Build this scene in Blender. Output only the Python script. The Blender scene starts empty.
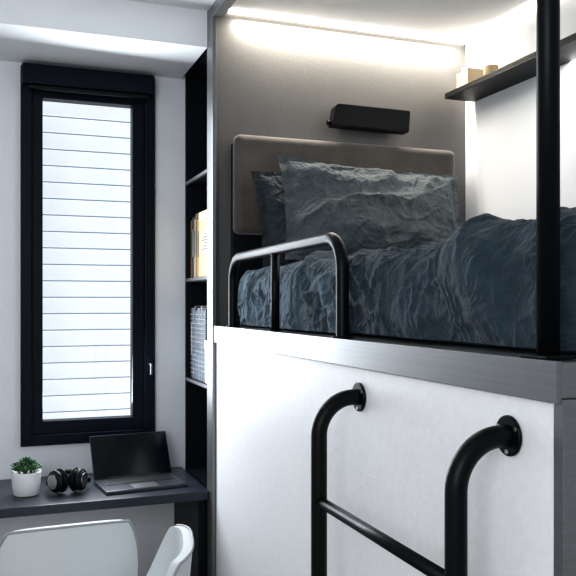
import bpy, bmesh, math, random
from mathutils import Vector, Matrix, noise, Euler
random.seed(4)
sc=bpy.context.scene
try:
    sc.view_settings.view_transform='Standard'
    sc.view_settings.look='None'
except Exception: pass
for lk in ('Medium High Contrast','Standard - Medium High Contrast'):
    try:
        sc.view_settings.look=lk; print('LOOK',lk); break
    except Exception as e: print(e)
COL=sc.collection
# ---------------- materials
def mat(name,c,rough=.5,metal=0,bump=0,bscale=50,var=0,vscale=5,emit=None,es=0,spec=.5,sheen=0,stretch=None,coat=0,crinkle=0,cscale=14):
    m=bpy.data.materials.new(name); m.use_nodes=True
    nt=m.node_tree; b=nt.nodes['Principled BSDF']
    b.inputs['Base Color'].default_value=(*c,1)
    b.inputs['Roughness'].default_value=rough
    b.inputs['Metallic'].default_value=metal
    b.inputs['Specular IOR Level'].default_value=spec
    if sheen:
        b.inputs['Sheen Weight'].default_value=sheen
    if coat: b.inputs['Coat Weight'].default_value=coat
    if emit:
        b.inputs['Emission Color'].default_value=(*emit,1); b.inputs['Emission Strength'].default_value=es
    tc=nt.nodes.new('ShaderNodeTexCoord'); mp=nt.nodes.new('ShaderNodeMapping')
    nt.links.new(tc.outputs['Object'],mp.inputs[0])
    if stretch: mp.inputs['Scale'].default_value=stretch
    n2=nt.nodes.new('ShaderNodeTexNoise'); n2.inputs['Scale'].default_value=vscale; n2.inputs['Detail'].default_value=6
    nt.links.new(mp.outputs[0],n2.inputs['Vector'])
    v=max(var,.02)
    r=nt.nodes.new('ShaderNodeValToRGB')
    r.color_ramp.elements[0].position=.3; r.color_ramp.elements[1].position=.7
    r.color_ramp.elements[0].color=(*[x*(1-v) for x in c],1)
    r.color_ramp.elements[1].color=(*[min(1,x*(1+v)) for x in c],1)
    nt.links.new(n2.outputs['Fac'],r.inputs[0]); nt.links.new(r.outputs[0],b.inputs['Base Color'])
    last=None
    if crinkle:
        n=nt.nodes.new('ShaderNodeTexNoise'); n.inputs['Scale'].default_value=cscale; n.inputs['Detail'].default_value=3; n.inputs['Distortion'].default_value=1.2
        n.inputs['Roughness'].default_value=.45
        nt.links.new(mp.outputs[0],n.inputs['Vector'])
        s=nt.nodes.new('ShaderNodeMath'); s.operation='SUBTRACT'; s.inputs[1].default_value=.5
        a=nt.nodes.new('ShaderNodeMath'); a.operation='ABSOLUTE'
        q=nt.nodes.new('ShaderNodeMath'); q.operation='POWER'; q.inputs[1].default_value=.8
        nt.links.new(n.outputs['Fac'],s.inputs[0]); nt.links.new(s.outputs[0],a.inputs[0]); nt.links.new(a.outputs[0],q.inputs[0])
        bp=nt.nodes.new('ShaderNodeBump'); bp.inputs['Strength'].default_value=crinkle; bp.inputs['Distance'].default_value=.042; bp.invert=True
        nt.links.new(q.outputs[0],bp.inputs['Height']); last=bp
        nt.links.new(bp.outputs[0],b.inputs['Normal'])
    if bump:
        n=nt.nodes.new('ShaderNodeTexNoise'); n.inputs['Scale'].default_value=bscale; n.inputs['Detail'].default_value=5
        nt.links.new(mp.outputs[0],n.inputs['Vector'])
        bp=nt.nodes.new('ShaderNodeBump'); bp.inputs['Strength'].default_value=bump; bp.inputs['Distance'].default_value=.01
        if last: nt.links.new(last.outputs[0],bp.inputs['Normal'])
        nt.links.new(n.outputs['Fac'],bp.inputs['Height']); nt.links.new(bp.outputs[0],b.inputs['Normal'])
    return m
M_wall=mat('wall_paint',(.78,.80,.83),.7,bump=.05,bscale=120)
M_ceil=mat('ceiling_paint',(.80,.82,.84),.8)
M_taupe=mat('nook_taupe_board',(.112,.110,.108),.45,bump=.05,bscale=90,var=.05,vscale=3)
M_panel=mat('white_ply_panel',(.80,.80,.81),.5,bump=.07,bscale=160,var=.03,vscale=60)
M_floor=mat('floor_timber',(.30,.24,.19),.45,var=.25,vscale=4,stretch=(12,1,1))
M_alu=mat('brushed_grey_metal',(.21,.215,.22),.36,metal=.7,var=.08,vscale=40,stretch=(1,.05,4))
M_black=mat('black_powdercoat',(.003,.004,.005),.4,spec=.15,bump=.03,bscale=300)
M_blackm=mat('black_matte',(.006,.007,.009),.5,spec=.2)
M_frame=mat('window_navy_black',(.004,.007,.014),.4,spec=.15)
M_desk=mat('desk_charcoal',(.02,.025,.035),.35,spec=.35)
M_shelf=mat('shelf_dark_laminate',(.006,.008,.012),.45,spec=.2)
M_vel=mat('headboard_velvet',(.078,.066,.057),.85,sheen=.4,bump=.1,bscale=40,var=.35,vscale=6)
M_pil=mat('pillow_linen',(.088,.105,.11),.95,bump=.3,bscale=260,var=.15,vscale=30,sheen=.1,crinkle=.6,cscale=15,spec=.2)
M_pil2=mat('pillow_linen_back',(.038,.046,.053),.95,bump=.3,bscale=260,var=.2,vscale=30,sheen=.1,crinkle=.6,cscale=15,spec=.2)
M_duv=mat('duvet_linen',(.028,.045,.060),.95,bump=.3,bscale=260,var=.2,vscale=30,sheen=.08,crinkle=.6,cscale=12,spec=.2)
M_sheet=mat('sheet_linen',(.065,.098,.125),.95,bump=.3,bscale=260,var=.15,vscale=30,sheen=.1,crinkle=.6,cscale=15,spec=.2)
M_chair=mat('chair_fabric',(.62,.655,.67),.7,bump=.1,bscale=250)
M_chair2=mat('chair_shell_grey',(.30,.32,.34),.5)
M_led=mat('led_diffuser',(1,1,1),.5,emit=(1,.90,.76),es=8)
M_pot=mat('pot_ceramic',(.75,.76,.76),.4,bump=.05)
M_leaf=mat('succulent_leaf',(.035,.10,.035),.5,var=.4,vscale=30)
M_screen=mat('laptop_screen_glass',(.004,.005,.007),.15,spec=.3)
M_lapk=mat('laptop_dark_aluminium',(.07,.075,.09),.35,metal=.7)
M_key=mat('laptop_keys',(.01,.01,.012),.5)
M_silver=mat('silver_metal',(.5,.5,.5),.3,metal=1)
M_page=mat('paper_pages',(.70,.66,.57),.8,bump=.1,bscale=200,stretch=(20,1,1))
M_b1=mat('cover_ochre',(.36,.23,.08),.6); M_b2=mat('cover_cream',(.50,.40,.27),.6)
M_b3=mat('cover_tan',(.20,.13,.08),.6); M_b4=mat('cover_white',(.62,.64,.66),.6); M_b5=mat('cover_grey',(.06,.07,.09),.6)
M_b6=mat('cover_blue_grey',(.16,.19,.23),.6)
M_card=mat('cardboard',(.44,.33,.19),.8,bump=.1,bscale=100,var=.08,vscale=20)
M_clad=mat('louvre_white_glow',(.78,.82,.87),.6,emit=(.93,.97,1),es=.50)  # outdoor daylight put into the slats as an even emission
M_cladb=mat('louvre_gap_shade',(.24,.30,.37),.8)  # dark blue stands in for the shadow in the slat gaps
g=bpy.data.materials.new('window_glass'); g.use_nodes=True
nt=g.node_tree; nt.nodes.clear(); o=nt.nodes.new('ShaderNodeOutputMaterial'); mx=nt.nodes.new('ShaderNodeMixShader')
t=nt.nodes.new('ShaderNodeBsdfTransparent'); gl=nt.nodes.new('ShaderNodeBsdfGlossy'); gl.inputs['Roughness'].default_value=.02
mx.inputs[0].default_value=.04; nt.links.new(t.outputs[0],mx.inputs[1]); nt.links.new(gl.outputs[0],mx.inputs[2]); nt.links.new(mx.outputs[0],o.inputs[0])
M_glass=g
# ---------------- helpers
def obj(name,me,m=None,smooth=False):
    ob=bpy.data.objects.new(name,me); COL.objects.link(ob)
    if m: me.materials.append(m)
    if smooth:
        for p in me.polygons: p.use_smooth=True
    return ob
def box(name,x0,x1,y0,y1,z0,z1,m,bev=0,seg=2):
    bm=bmesh.new(); bmesh.ops.create_cube(bm,size=1)
    c=Vector(((x0+x1)/2,(y0+y1)/2,(z0+z1)/2))
    for v in bm.verts: v.co=Vector((v.co.x*(x1-x0),v.co.y*(y1-y0),v.co.z*(z1-z0)))
    if bev: bmesh.ops.bevel(bm,geom=bm.edges[:],offset=bev,segments=seg,affect='EDGES',profile=.6)
    me=bpy.data.meshes.new(name); bm.to_mesh(me); bm.free()
    ob=obj(name,me,m); ob.location=c
    return ob
def cyl(name,p0,p1,r,m,n=28,r2=None,bev=0):
    p0=Vector(p0);p1=Vector(p1);d=p1-p0
    bm=bmesh.new(); bmesh.ops.create_cone(bm,cap_ends=True,segments=n,radius1=r,radius2=r if r2 is None else r2,depth=d.length)
    if bev:
        es=[e for e in bm.edges if len(e.link_faces)==2 and any(len(f.verts)>4 for f in e.link_faces)]
        bmesh.ops.bevel(bm,geom=es,offset=bev,segments=3,affect='EDGES')
    me=bpy.data.meshes.new(name); bm.to_mesh(me); bm.free()
    for p in me.polygons: p.use_smooth=len(p.vertices)<=4
    ob=obj(name,me,m); ob.location=(p0+p1)/2
    ob.rotation_euler=Vector((0,0,1)).rotation_difference(d.normalized()).to_euler()
    return ob
def fillet(pts,r,n=8):
    pts=[Vector(p) for p in pts]; out=[pts[0]]
    for i in range(1,len(pts)-1):
        a,b,c=pts[i-1],pts[i],pts[i+1]
        u=(a-b).normalized(); w=(c-b).normalized()
        rr=min(r,(a-b).length*.5,(c-b).length*.5) if len(pts)>3 else min(r,(a-b).length,(c-b).length)
        ang=u.angle(w); 
        s=b+u*rr; e=b+w*rr
        for k in range(n+1):
            tt=k/n
            wgt=math.sin(ang/2)
            den=(1-tt)**2+2*wgt*tt*(1-tt)+tt**2
            out.append((s*(1-tt)**2+b*2*wgt*tt*(1-tt)+e*tt**2)/den)
    out.append(pts[-1]); return out
def tube(name,pts,r,m,n=24):
    cu=bpy.data.curves.new(name,'CURVE'); cu.dimensions='3D'; cu.bevel_depth=r; cu.bevel_resolution=n//4; cu.use_fill_caps=True
    sp=cu.splines.new('POLY'); sp.points.add(len(pts)-1)
    for i,p in enumerate(pts): sp.points[i].co=(*p,1)
    tmp=bpy.data.objects.new('tmp',cu); COL.objects.link(tmp)
    me=bpy.data.meshes.new_from_object(tmp.evaluated_get(bpy.context.evaluated_depsgraph_get()))
    bpy.data.objects.remove(tmp)
    me.name=name
    me.materials.clear()
    return obj(name,me,m,True)
def grid(name,nu,nv,f,m,wrapu=False,smooth=True):
    vs=[];fs=[]
    for j in range(nv):
        for i in range(nu): vs.append(f(i/(nu-1),j/(nv-1)))
    for j in range(nv-1):
        for i in range(nu-1):
            a=j*nu+i; fs.append((a,a+1,a+nu+1,a+nu))
    me=bpy.data.meshes.new(name); me.from_pydata([tuple(v) for v in vs],[],fs); me.update()
    return obj(name,me,m,smooth)
def group(name,parts,loc=None):
    e=bpy.data.objects.new(name,None); COL.objects.link(e); e.empty_display_size=.1
    bpy.context.view_layer.update()
    if loc is None:
        loc=sum((p.matrix_world@(sum((Vector(c) for c in p.bound_box),Vector())/8) for p in parts),Vector())/len(parts)
    e.location=loc; bpy.context.view_layer.update()
    for p in parts:
        p.parent=e; p.matrix_parent_inverse=e.matrix_world.inverted()
    return e
def join(name,parts):
    bpy.context.view_layer.update()
    bpy.ops.object.select_all(action='DESELECT')
    for p in parts: p.select_set(True)
    bpy.context.view_layer.objects.active=parts[0]
    bpy.ops.object.join(); parts[0].name=name
    return parts[0]
H=1.49
# ---------------- room shell
box('floor',-1.55,2.06,-1.2,3.6,-.1,0,M_floor)
box('ceiling',-1.55,2.06,-1.2,3.6,2.65,2.75,M_ceil)
box('wall_left',-1.65,-1.5,-1.2,3.6,0,2.75,M_wall)
box('wall_right',1.96,2.06,-1.2,3.6,0,2.75,M_wall)
wx0,wx1,wz0,wz1=.095,.662,.885,2.49
w=join('wall_window',[box('a',-1.5,wx0,3.5,3.6,0,2.65,M_wall),box('b',wx1,1.96,3.5,3.6,0,2.65,M_wall),
   box('c',wx0,wx1,3.5,3.6,0,wz0,M_wall),box('d',wx0,wx1,3.5,3.6,wz1,2.65,M_wall)])
box('bulkhead_wall',-1.5,.785,3.03,3.5,2.505,2.65,M_ceil)
box('wall_nook',.803,1.96,3.0,3.04,1.30,2.65,M_taupe)
box('trim_1',.786,.802,2.955,3.04,0,2.65,M_alu,.002)
box('trim_2',.786,.825,.3,2.95,2.60,2.65,M_alu,.002)
# ---------------- window
gx0,gx1,gz0,gz1=.185,.565,.985,2.365
P=[]
def fr(n,a,b,c,d,y0,y1,m=M_frame,bev=.003): P.append(box(n,a,b,y0,y1,c,d,m,bev))
fr('frame_outer_left',wx0,wx0+.045,wz0,wz1,3.475,3.58)
fr('frame_outer_right',wx1-.045,wx1,wz0,wz1,3.475,3.58)
fr('frame_outer_bottom',wx0+.045,wx1-.045,wz0,wz0+.045,3.475,3.58)
fr('frame_outer_top',wx0+.045,wx1-.045,wz1-.05,wz1,3.475,3.58)
fr('sash_left',wx0+.045,gx0,wz0+.045,wz1-.05,3.495,3.56)
fr('sash_right',gx1,wx1-.045,wz0+.045,wz1-.05,3.495,3.56)
fr('sash_bottom',gx0,gx1,wz0+.045,gz0,3.495,3.56)
fr('sash_top',gx0,gx1,gz1,wz1-.05,3.495,3.56)
fr('blind_cassette',wx0+.004,wx1-.01,wz1-.085,wz1,3.43,3.475,M_frame,.008)
fr('blind_bottom_bar',wx0+.03,wx1-.03,wz1-.103,wz1-.087,3.44,3.465,M_blackm,.004)
fr('window_handle_base',wx1-.035,wx1-.012,1.19,1.25,3.466,3.476,M_frame,.003)
P.append(tube('window_handle_lever',fillet([(wx1-.024,3.466,1.22),(wx1-.024,3.44,1.22),(wx1-.024,3.44,1.175)],.01),.005,M_alu))
P.append(box('glass_pane',gx0-.005,gx1+.005,3.525,3.53,gz0-.005,gz1+.005,M_glass))
group('window_1',P)
# exterior louvres
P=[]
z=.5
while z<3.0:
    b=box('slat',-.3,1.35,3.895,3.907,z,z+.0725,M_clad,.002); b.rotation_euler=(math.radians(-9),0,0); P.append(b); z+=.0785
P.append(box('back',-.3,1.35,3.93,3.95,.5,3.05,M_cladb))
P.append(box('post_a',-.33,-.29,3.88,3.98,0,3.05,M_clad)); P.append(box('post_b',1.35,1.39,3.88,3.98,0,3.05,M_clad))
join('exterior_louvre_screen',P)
# ---------------- desk
P=[box('desk_top',-.45,.784,3.0,3.498,.715,.75,M_desk,.003),
   box('desk_support',.752,.784,3.045,3.498,0,.714,M_shelf,.002),
   box('desk_leg_panel',-.45,-.415,3.03,3.498,0,.714,M_shelf,.002)]
group('desk',P)
# ---------------- bookshelf
P=[box('side_near',.803,1.10,3.045,3.06,0,2.645,M_shelf),
   box('side_far',.803,1.10,3.482,3.498,0,2.645,M_shelf),
   box('back_panel',1.085,1.10,3.06,3.482,0,2.645,M_shelf),
   box('base_panel',.803,.82,3.06,3.482,0,.73,M_shelf),
   box('top_panel',.803,1.10,3.06,3.482,2.50,2.645,M_shelf)]
SZ=[.745,1.155,1.60,2.035]
for i,s in enumerate(SZ): P.append(box('shelf_%d'%i,.806,1.085,3.06,3.482,s-.018,s,M_shelf,.001))
for i,s in enumerate(SZ[1:]): P.append(box('shelf_edge_%d'%i,.801,.806,3.06,3.482,s-.013,s,M_alu,.001))
group('bookshelf',P)
def book(parts,y,w,z,h,m,x=.82,d=.16):
    parts.append(box('cover',x,x+d,y,y+w,z,z+h,m,.0015))
    parts.append(box('pages',x+.004,x+d+.002,y+.003,y+w-.003,z+.003,z+h+.0012,M_page))
    if w>.024:
        parts.append(box('title',x-.0006,x,y+w*.3,y+w*.7,z+h*.35,z+h*.8,M_b5 if m!=M_b5 else M_b4))
P=[]
y=3.275
for w_,h_,m_ in [(.028,.27,M_b2),(.035,.25,M_b1),(.03,.28,M_b3),(.028,.26,M_b2),(.035,.27,M_b5),(.028,.26,M_b1)]:
    if y+w_>3.478: break
    book(P,y,w_,1.6005,h_,m_); y+=w_+.001
join('books',P)
# labelled cardboard file box
bx=[box('body',.812,.96,3.068,3.270,1.6005,1.835,M_card,.003),box('lid',.809,.963,3.065,3.273,1.835,1.875,M_b2,.003),
    box('label',.8105,.8125,3.11,3.235,1.70,1.79,M_b2)]
for i in range(6): bx.append(box('label_line',.8098,.8106,3.12,3.225-(i%3)*.02,1.712+i*.0125,1.717+i*.0125,M_b5))
join('cardboard_file_box',bx)
P=[]
y=3.19
for w_,h_,m_ in [(.02,.31,M_b5),(.018,.30,M_b6),(.022,.31,M_b5),(.02,.32,M_b6),(.018,.30,M_b5),(.03,.31,M_b6),(.02,.31,M_b5),(.02,.30,M_b6),(.02,.32,M_b5),(.03,.31,M_b6),(.03,.31,M_b5)]:
    if y+w_>3.478: break
    book(P,y,w_,1.1555,h_,m_,d=.2)
    zz=1.18
    while zz<1.1555+h_-.02:
        P.append(cyl('ring',(.818,y+w_*.2,zz),(.818,y+w_*.8,zz),.003,M_silver,8)); zz+=.02
    y+=w_+.002
join('notebooks',P)
bx=[box('box_body',.815,.95,3.07,3.185,1.1555,1.30,M_b4,.003),box('box_lid',.812,.953,3.067,3.188,1.30,1.335,M_b4,.003),box('box_label',.811,.8145,3.10,3.15,1.22,1.245,M_b5)]
join('storage_box',bx)
# ---------------- bed structure
P=[box('front_strip',.79,.80,.965,2.95,1.338,1.402,M_alu,.001),
   box('platform_slab',.80,1.955,.965,2.995,1.345,1.40,M_alu,.002),
   box('front_panel',.80,.822,.985,2.95,.0,1.336,M_panel,.001),
   box('end_panel',.80,1.955,.962,.984,.0,1.344,M_alu,.001),
   box('far_panel',.846,1.955,2.97,2.99,0,1.34,M_shelf)]
group('loft_bed_frame',P)
# ladder
P=[]
LX=.695
for i,yy in enumerate([1.664,1.091]):
    P.append(tube('rail_%d'%i,fillet([(.799,yy,1.27),(LX,yy,1.27),(LX,yy,0.0)],.085,12),.0185,M_black))
    P.append(cyl('flange_%d'%i,(.799,yy,1.27),(.792,yy,1.27),.034,M_black,32,bev=.002))
    P.append(cyl('foot_%d'%i,(LX,yy,0),(LX,yy,.02),.024,M_black))
    for a in range(3):
        an=a*2.1+.5
        P.append(cyl('screw',(.7925,yy+math.cos(an)*.0265,1.27+math.sin(an)*.0265),(.7905,yy+math.cos(an)*.0265,1.27+math.sin(an)*.0265),.004,M_silver,12))
for i,zz in enumerate([1.035,.77,.505,.24]):
    P.append(cyl('rung_%d'%i,(LX,1.091,zz),(LX,1.664,zz),.0125,M_black))
group('bed_ladder',P)
# guard rail
RX=.82
P=[tube('rail_loop',fillet([(RX,2.79,1.401),(RX,2.79,1.655),(RX,1.81,1.66),(RX,1.81,1.401)],.085,12),.0165,M_black),
   cyl('mid_post',(RX,2.32,1.401),(RX,2.32,1.655),.014,M_black),
   cyl('base_a',(RX,2.79,1.401),(RX,2.79,1.406),.026,M_black),cyl('base_b',(RX,1.81,1.401),(RX,1.81,1.406),.028,M_black),cyl('base_c',(RX,2.32,1.401),(RX,2.32,1.406),.022,M_black)]
group('bed_guard_rail',P)
P=[cyl('pole',(.822,1.024,1.403),(.822,1.024,2.60),.018,M_black),
   box('base_plate',.792,.853,.99,1.06,1.4025,1.408,M_black,.002)]
group('bed_support_post',P)
# ---------------- mattress + sheet
def sridge(p,k=.02):
    n=noise.noise(p); return 1-2*(math.sqrt(n*n+k)-math.sqrt(k))
def wr(a,b,s,ang=0.6,an=2.0,seed=0,fine=.25):
    wa=noise.noise(Vector((a*1.7,b*1.7,seed+5))); wb=noise.noise(Vector((a*1.7+9,b*1.7,seed+7)))
    a2=a+wa*.10;b2=b+wb*.10
    c,sn=math.cos(ang),math.sin(ang)
    u=(a2*c+b2*sn)*s; v=(-a2*sn+b2*c)*s*an
    r=sridge(Vector((u,v,seed)),.012)
    r2=sridge(Vector((u*1.9+3,v*1.7+wa,seed+2)),.02)
    r3=noise.noise(Vector((u*4,v*3,seed+4)))
    return (max(r,0)**1.6)*(1-fine)+(max(r2,0)**1.6)*fine*.8+r3*fine*.3
def crease(a,b,s,ang,an,seed,wid=.10):
    wa=noise.noise(Vector((a*4,b*4,seed+15)))*.05; wb=noise.noise(Vector((a*4+9,b*4,seed+17)))*.05
    a+=wa;b+=wb
    out=0
    for q,(da,sc_,am) in enumerate(((0,1,1.0),(.7,1.5,.6),(-.6,2.1,.45))):
        c,sn=math.cos(ang+da),math.sin(ang+da)
        u=(a*c+b*sn)*s*sc_; v=(-a*sn+b*c)*s*an*sc_
        n=noise.noise(Vector((u,v,seed+q*3)))
        out+=am*math.exp(-(n/wid)**2)*max(0,min(1,.5+1.5*noise.noise(Vector((u*.9+5,v*.5,seed+q+30)))))
    return out
mc=box('mattress_core',.91,1.93,1.06,2.90,1.402,1.59,M_sheet,.04,4)
def profile(s,x_in,x_out,ztop,zbot,r):
    L1=(x_in-(x_out+r)); L2=math.pi/2*r; L3=ztop-r-zbot; L=L1+L2+L3; d=s*L
    if d<L1: return Vector((x_in-d,0,ztop)),Vector((0,0,1)),d
    if d<L1+L2:
        a=(d-L1)/r; return Vector((x_out+r-math.sin(a)*r,0,ztop-r+math.cos(a)*r)),Vector((-math.sin(a),0,math.cos(a))),d
    return Vector((x_out,0,ztop-r-(d-L1-L2))),Vector((-1,0,0)),d
def sheetf(u,v):
    s=.55+u*.45
    p,n,d=profile(s,1.93,.875,1.606,1.408,.05)
    y=1.9+v*1.01
    k=wr(y,d,4.5,.9,1.8,11,.35)
    cr=crease(y,d,6.5,.8,2.0,4,.11)
    p.y=y
    side=max(0,min(1,(1-v)/.05))
    return p+n*((k*.026+cr*.009-.010) - .03*(1-side))
sh=grid('fitted_sheet',170,330,sheetf,M_sheet)
group('mattress',[mc,sh])
# duvet
def duvf(u,v):
    p,n,d=profile(u,1.93,.880,1.620,1.412,.085)
    yy=1.03+v*1.30
    side=max(0,-n.x)
    wa=noise.noise(Vector((yy*1.3,d*1.3,40)))
    wb=noise.noise(Vector((yy*2.6+4,d*2.6,44)))
    ph=(yy*15.0 + (d-1.0)*17) + wa*6 + wb*2.0
    fold=(.5+.5*math.sin(ph))**1.5
    mask=.2+.8*max(0,min(1,.55+1.8*noise.noise(Vector((yy*1.8+8,d*2.0,51)))))
    k=wr(yy,d,2.6,-.7,2.2,3,.25)
    cr=crease(yy,d,4.2,-.75,2.4,23,.12)
    cr2=crease(yy,d,8,.3,1.8,33,.12)
    big=noise.noise(Vector((yy*1.7,d*1.7,31)))
    puff=.018*big+.030*fold*mask+.024*k+.012*cr+.005*cr2-.016
    e=min(1,max(0,(1-v)/.04)); e=math.sqrt(max(0,1-(1-e)**2))
    f=min(1,max(0,v/.04)); f=math.sqrt(max(0,1-(1-f)**2))
    hem=max(0,(u-.96)/.04)
    off=(puff-.004)*e*f-.035*(1-e)-.02*(1-f)
    off*=(1-.5*hem)
    p.y=yy+noise.noise(Vector((d*3,1,2)))*.05*v*v
    q=p+n*off
    t_=max(0,min(1,(1.55-yy)/.5)); t_=t_*t_*(3-2*t_)
    q.z+=.026*t_*max(0,min(1,(q.z-1.42)/.2))
    q.z=max(q.z,1.405)
    if q.x<.85:
        q.x=.85-(.85-q.x)*.45
    return q
dv=grid('duvet',330,620,duvf,M_duv)
# ---------------- pillows
def pillow(name,w,h,t,m,seed,amp=.02,flange=.03):
    n=220; nv=150
    def f(sgn):
        def g(u,v):
            a=u*2-1;b=v*2-1
            fa=1-flange/(w/2)
            ia=min(1,abs(a)/fa); ib=min(1,abs(b)/fa)
            th=max(0,(1-ia**3.0))**.6*max(0,(1-ib**3.0))**.6
            x=a*w/2*(1-.04*(1-abs(b)**2)*abs(a)); z=b*h/2*(1-.07*(1-abs(a)**2)*abs(b))
            k=wr(a*w/2+seed,b*h/2,4.0,.25 if sgn>0 else 1.0,1.6,seed,.3)
            cr=crease(a*w/2+seed,b*h/2,6,.35,2.0,seed+2,.11)
            edge=noise.noise(Vector((a*w*12,b*h*12,seed+3)))
            pk=math.sin(a*26+noise.noise(Vector((a*3,b*3,seed)))*4)*.004*(abs(b)**2)*th**.3
            y=-sgn*(t/2*th+ (amp*(k-.4)+.011*cr)*min(1,th*1.8+.05)+.0025) + edge*.010*(1-th)+pk
            z-= .015*th*(1-b)*.5
            return Vector((x,y,z))
        return g
    A=grid(name+'_f',n,nv,f(1),m); B=grid(name+'_b',n,nv,f(-1),m)
    return join(name,[A,B])
p1=pillow('pillow',.75,.43,.18,M_pil,2,.038)
p1.rotation_euler=(math.radians(-22),math.radians(3),math.radians(-3)); p1.location=(1.345,2.66,1.822)
p2=pillow('pillow_b',.70,.40,.11,M_pil2,8,.028)
p2.name='pillow.001'
p2.rotation_euler=(math.radians(-11),math.radians(-3),0); p2.location=(1.27,2.81,1.815)
# ---------------- headboard
hb=box('headboard_pad',.872,1.862,2.918,2.99,1.76,2.150,M_vel,.032,5)
hb2=box('headboard_base_board',.872,1.862,2.972,2.998,1.402,2.12,M_shelf,.003)
for p in hb.data.polygons: p.use_smooth=True
group('headboard',[hb,hb2])
# ---------------- wall lamp
bm=bmesh.new()
pts=[(1.276,2.212),(1.290,2.290),(1.300,2.300),(1.632,2.298),(1.626,2.208)]
vf=[bm.verts.new((x,2.91,z)) for x,z in pts]; vb=[bm.verts.new((x+.005,2.972,z+.0)) for x,z in pts]
bm.faces.new(vf); bm.faces.new(vb[::-1])
for i in range(5): bm.faces.new((vf[i],vb[i],vb[(i+1)%5],vf[(i+1)%5]))
bmesh.ops.recalc_face_normals(bm,faces=bm.faces[:]); bmesh.ops.bevel(bm,geom=bm.edges[:],offset=.003,segments=2,affect='EDGES')
me=bpy.data.meshes.new('lamp'); bm.to_mesh(me); bm.free()
lb=obj('lamp_body',me,M_blackm)
group('wall_reading_lamp',[lb,box('lamp_backplate',1.34,1.58,2.972,2.999,2.22,2.29,M_blackm,.003),
   cyl('lamp_knob',(1.264,2.94,2.225),(1.280,2.94,2.225),.010,M_black)])
# ---------------- wall shelf
P=[box('shelf_board',1.81,1.959,1.6,2.93,2.368,2.380,M_blackm,.002),
   box('shelf_lip',1.81,1.816,1.6,2.93,2.380,2.392,M_blackm,.002),
   box('shelf_upright',1.915,1.945,2.15,2.18,1.66,2.64,M_blackm,.002)]
group('wall_shelf',P)
P=[]
y=2.80
for w_,h_,m_ in [(.02,.09,M_b2),(.025,.10,M_b4),(.03,.085,M_b2)]:
    P.append(box('cover',1.84,1.94,y,y+w_,2.3805,2.3805+h_,m_,.0015)); P.append(box('pages',1.845,1.943,y+.003,y+w_-.003,2.383,2.382+h_,M_page)); y+=w_+.004
join('paperback_books',P)
def lathe(name,prof,m,n=40):
    def f(u,v):
        i=v*(len(prof)-1); k=min(int(i),len(prof)-2); t_=i-k
        r=prof[k][0]*(1-t_)+prof[k+1][0]*t_; zz=prof[k][1]*(1-t_)+prof[k+1][1]*t_
        return Vector((math.cos(u*2*math.pi)*r,math.sin(u*2*math.pi)*r,zz))
    return grid(name,n,len(prof),f,m)
cn=lathe('jar_candle',[(0,0),(.027,0),(.030,.004),(.030,.07),(.028,.072),(.026,.07),(.026,.05),(0,.05)],M_card); cn.location=(1.885,2.70,2.3805)
# ---------------- led strips
group('led_strip_light',[box('led_back',.86,1.94,2.978,2.99,2.636,2.647,M_led),box('led_side',1.94,1.955,1.0,2.97,2.636,2.647,M_led)])
# ---------------- laptop
def laptop():
    W,D=.33,.215
    P=[box('base',-W/2,W/2,-D/2,D/2,0,.014,M_lapk,.003),box('keyboard',-W/2+.02,W/2-.02,-.01,D/2-.02,.014,.0152,M_key),
       box('trackpad',-.05,.05,-D/2+.012,-.022,.014,.0146,M_silver)]
    for r in range(5):
        for c in range(13):
            P.append(box('key',-W/2+.03+c*.0207,-W/2+.03+c*.0207+.017,-.006+r*.0185,.009+r*.0185,.015,.0168,M_key))
    lid=[box('lid',-W/2,W/2,-.003,.003,0,.188,M_lapk,.002),box('screen',-W/2+.003,W/2-.003,-.0045,-.003,.003,.185,M_screen),box('hinge',-.11,.11,-.006,.006,-.006,.006,M_key)]
    for l in lid:
        R=Matrix.Translation((0,D/2-.002,.014))@Matrix.Rotation(math.radians(-28),4,'X')
        l.matrix_world=R@Matrix.Translation(l.location)
    return join('laptop',P+lid)
lp=laptop(); 
bpy.context.view_layer.update()
lp.matrix_world=Matrix.Translation(Vector((.548,3.19,.7505)))@Matrix.Rotation(math.radians(6),4,'Z')@lp.matrix_world
# ---------------- headphones
P=[]
hx,hy=.262,3.18
for k,(sx,yw) in enumerate([(-.046,.5),(.046,-.35)]):
    c=Vector((hx+sx,hy-.02,.7505+.048))
    d=Vector((math.cos(yw)*(-1 if k==0 else 1),-.55,.0)).normalized()
    P.append(cyl('cup',c-d*.012,c+d*.016,.042,M_blackm,32,bev=.008))
    P.append(cyl('pad',c-d*.032,c-d*.012,.046,M_black,32,bev=.008))
    P.append(cyl('cap',c+d*.016,c+d*.019,.028,M_silver,32))
    P.append(cyl('slider',c+Vector((0,.01,.02)),c+Vector((0,.06,.03)),.005,M_silver,12))
arc=[]
for i in range(25):
    a=math.pi*i/24
    arc.append((hx+.005+math.cos(a)*.075,hy+.02+math.sin(a)*.10,.785+.02*math.sin(a)))
P.append(tube('band',arc,.011,M_blackm)); 
group('headphones',P)
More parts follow.
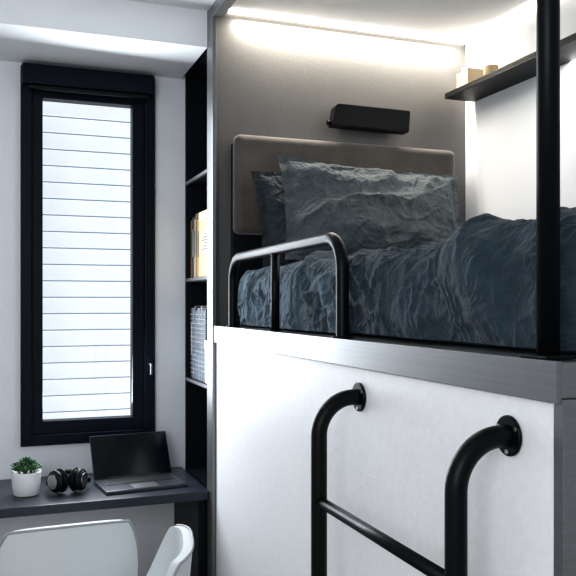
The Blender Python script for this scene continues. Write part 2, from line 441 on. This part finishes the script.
# ---------------- succulent
pc=Vector((.108,3.19,.7505))
pot=lathe('pot',[(0,0),(.044,0),(.048,.004),(.053,.045),(.056,.086),(.0555,.09),(.052,.09),(.050,.075),(0,.075)],M_pot); pot.location=pc
vs=[];fs=[]
def leaf(base,dir_,L,w):
    d=dir_.normalized(); s=d.cross(Vector((0,0,1))); s=s.normalized() if s.length>.01 else Vector((1,0,0)); n_=s.cross(d)
    segs=[(0,.35),(.3,.8),(.6,1),(.85,.7),(1,.05)]
    b0=len(vs)
    for tt,ww in segs:
        c=base+d*L*tt+n_*L*.15*tt*tt
        for q in range(6):
            a=q/6*2*math.pi; vs.append(c+s*math.cos(a)*w*ww+n_*math.sin(a)*w*.5*ww)
    for i in range(len(segs)-1):
        for q in range(6):
            fs.append((b0+i*6+q,b0+i*6+(q+1)%6,b0+(i+1)*6+(q+1)%6,b0+(i+1)*6+q))
    fs.append(tuple(b0+len(segs)*6-6+q for q in range(6)))
for r_ in range(11):
    if r_==0: c=Vector((0,0,.125))
    elif r_<4:
        a=r_/3*2*math.pi; c=Vector((math.cos(a)*.02,math.sin(a)*.02,.112))
    else:
        a=r_/7*2*math.pi; c=Vector((math.cos(a)*.037,math.sin(a)*.037,.095+random.uniform(0,.01)))
    for ring in range(3):
        for q in range(7):
            a=q/7*2*math.pi+ring*.4+r_
            el=[.3,.75,1.2][ring]
            leaf(pc+c,Vector((math.cos(a)*math.cos(el),math.sin(a)*math.cos(el),math.sin(el))),[.028,.026,.022][ring],.0065)
    leaf(pc+Vector((c.x*.6,c.y*.6,.07)),Vector((c.x*.4,c.y*.4,c.z-.07)),c.z-.065,.005)
me=bpy.data.meshes.new('leaves'); me.from_pydata([tuple(v) for v in vs],[],fs); me.update()
lv=obj('leaves',me,M_leaf,True)
group('potted_succulent',[pot,lv])
# ---------------- chairs
def chair(name):
    P=[]
    def shell(u,v):
        th=(u*2-1)*math.radians(100)
        c=math.cos(th); s=math.sin(th)
        sx=abs(s)**.62*(1 if s>=0 else -1); cy=abs(c)**.75*(1 if c>=0 else -1)
        t_=abs(u*2-1)
        x_=max(0,(t_-.40)/.60)
        ztop=.817-.25*min(1,x_*1.3)**1.3-.012*min(1,t_/.40)**2
        zb=.40
        z=zb+(ztop-zb)*v
        k=.76+.22*min(1,v*1.5)**.7 + .04*v
        return Vector((sx*.228*k,-cy*.17*k-.03*v*max(0,c),z))
    a=grid('shell',90,24,shell,M_chair)
    so=a.modifiers.new('s','SOLIDIFY'); so.thickness=.026; so.offset=-1
    bv=a.modifiers.new('b','BEVEL'); bv.width=.009; bv.segments=3; bv.limit_method='ANGLE'
    P.append(a)
    P.append(tube('rim_piping',[shell(i/80,1.0)+Vector((0,0,.001)) for i in range(81)],.004,M_chair2))
    P.append(box('seat',-.19,.19,-.13,.22,.40,.475,M_chair,.03,4))
    P.append(box('under_frame',-.14,.14,-.12,.14,.375,.40,M_blackm,.005))
    for sx in (-1,1):
        for sy in (-1,1):
            P.append(cyl('leg',(sx*.19,sy*.17,0),(sx*.12,sy*.11,.385),.009,M_blackm,16,.013))
    return group(name,P,Vector((0,0,0)))
c1=chair('desk_chair'); c1.location=(.205,2.64,0); c1.rotation_euler=(0,0,math.radians(2))
c2=chair('desk_chair'); c2.location=(.325,2.235,0); c2.rotation_euler=(0,0,math.radians(79))
# ---------------- lights
def area(name,loc,tgt,sx,sy,p,col):
    l=bpy.data.lights.new(name,'AREA'); l.shape='RECTANGLE'; l.size=sx; l.size_y=sy; l.energy=p; l.color=col
    o=bpy.data.objects.new(name,l); COL.objects.link(o); o.location=loc
    o.rotation_euler=(Vector(tgt)-Vector(loc)).to_track_quat('-Z','Y').to_euler(); return o
area('fill_behind_camera',(-1.0,-.5,1.9),(.8,2.6,1.0),1.4,1.1,32,(.94,.97,1))  # added soft fill from behind the camera, no modelled source
area('window_daylight',(.38,3.40,1.68),(.55,1.5,1.3),.38,1.3,24,(.88,.94,1))
area('led_back_glow',(1.40,2.955,2.625),(1.40,2.95,1.6),1.0,.02,14,(1,.92,.80))
area('led_side_glow',(1.93,2.0,2.625),(1.70,2.0,1.6),.02,1.7,13,(1,.94,.86))
area('shelf_under_light',(1.87,2.3,2.36),(1.93,2.3,1.6),.03,1.0,3,(1,.98,.94))
wd=bpy.data.worlds.new('world'); sc.world=wd; wd.use_nodes=True
bg=wd.node_tree.nodes['Background']; bg.inputs[0].default_value=(.88,.93,1,1); bg.inputs[1].default_value=.42
# ---------------- camera
cd=bpy.data.cameras.new('camera'); cam=bpy.data.objects.new('camera',cd); COL.objects.link(cam)
cam.location=(0,0,H); cam.rotation_euler=(math.radians(90),0,-math.radians(20.4))
cd.sensor_width=36; cd.lens=49.0; cd.shift_y=.026; cd.clip_start=.02
sc.camera=cam
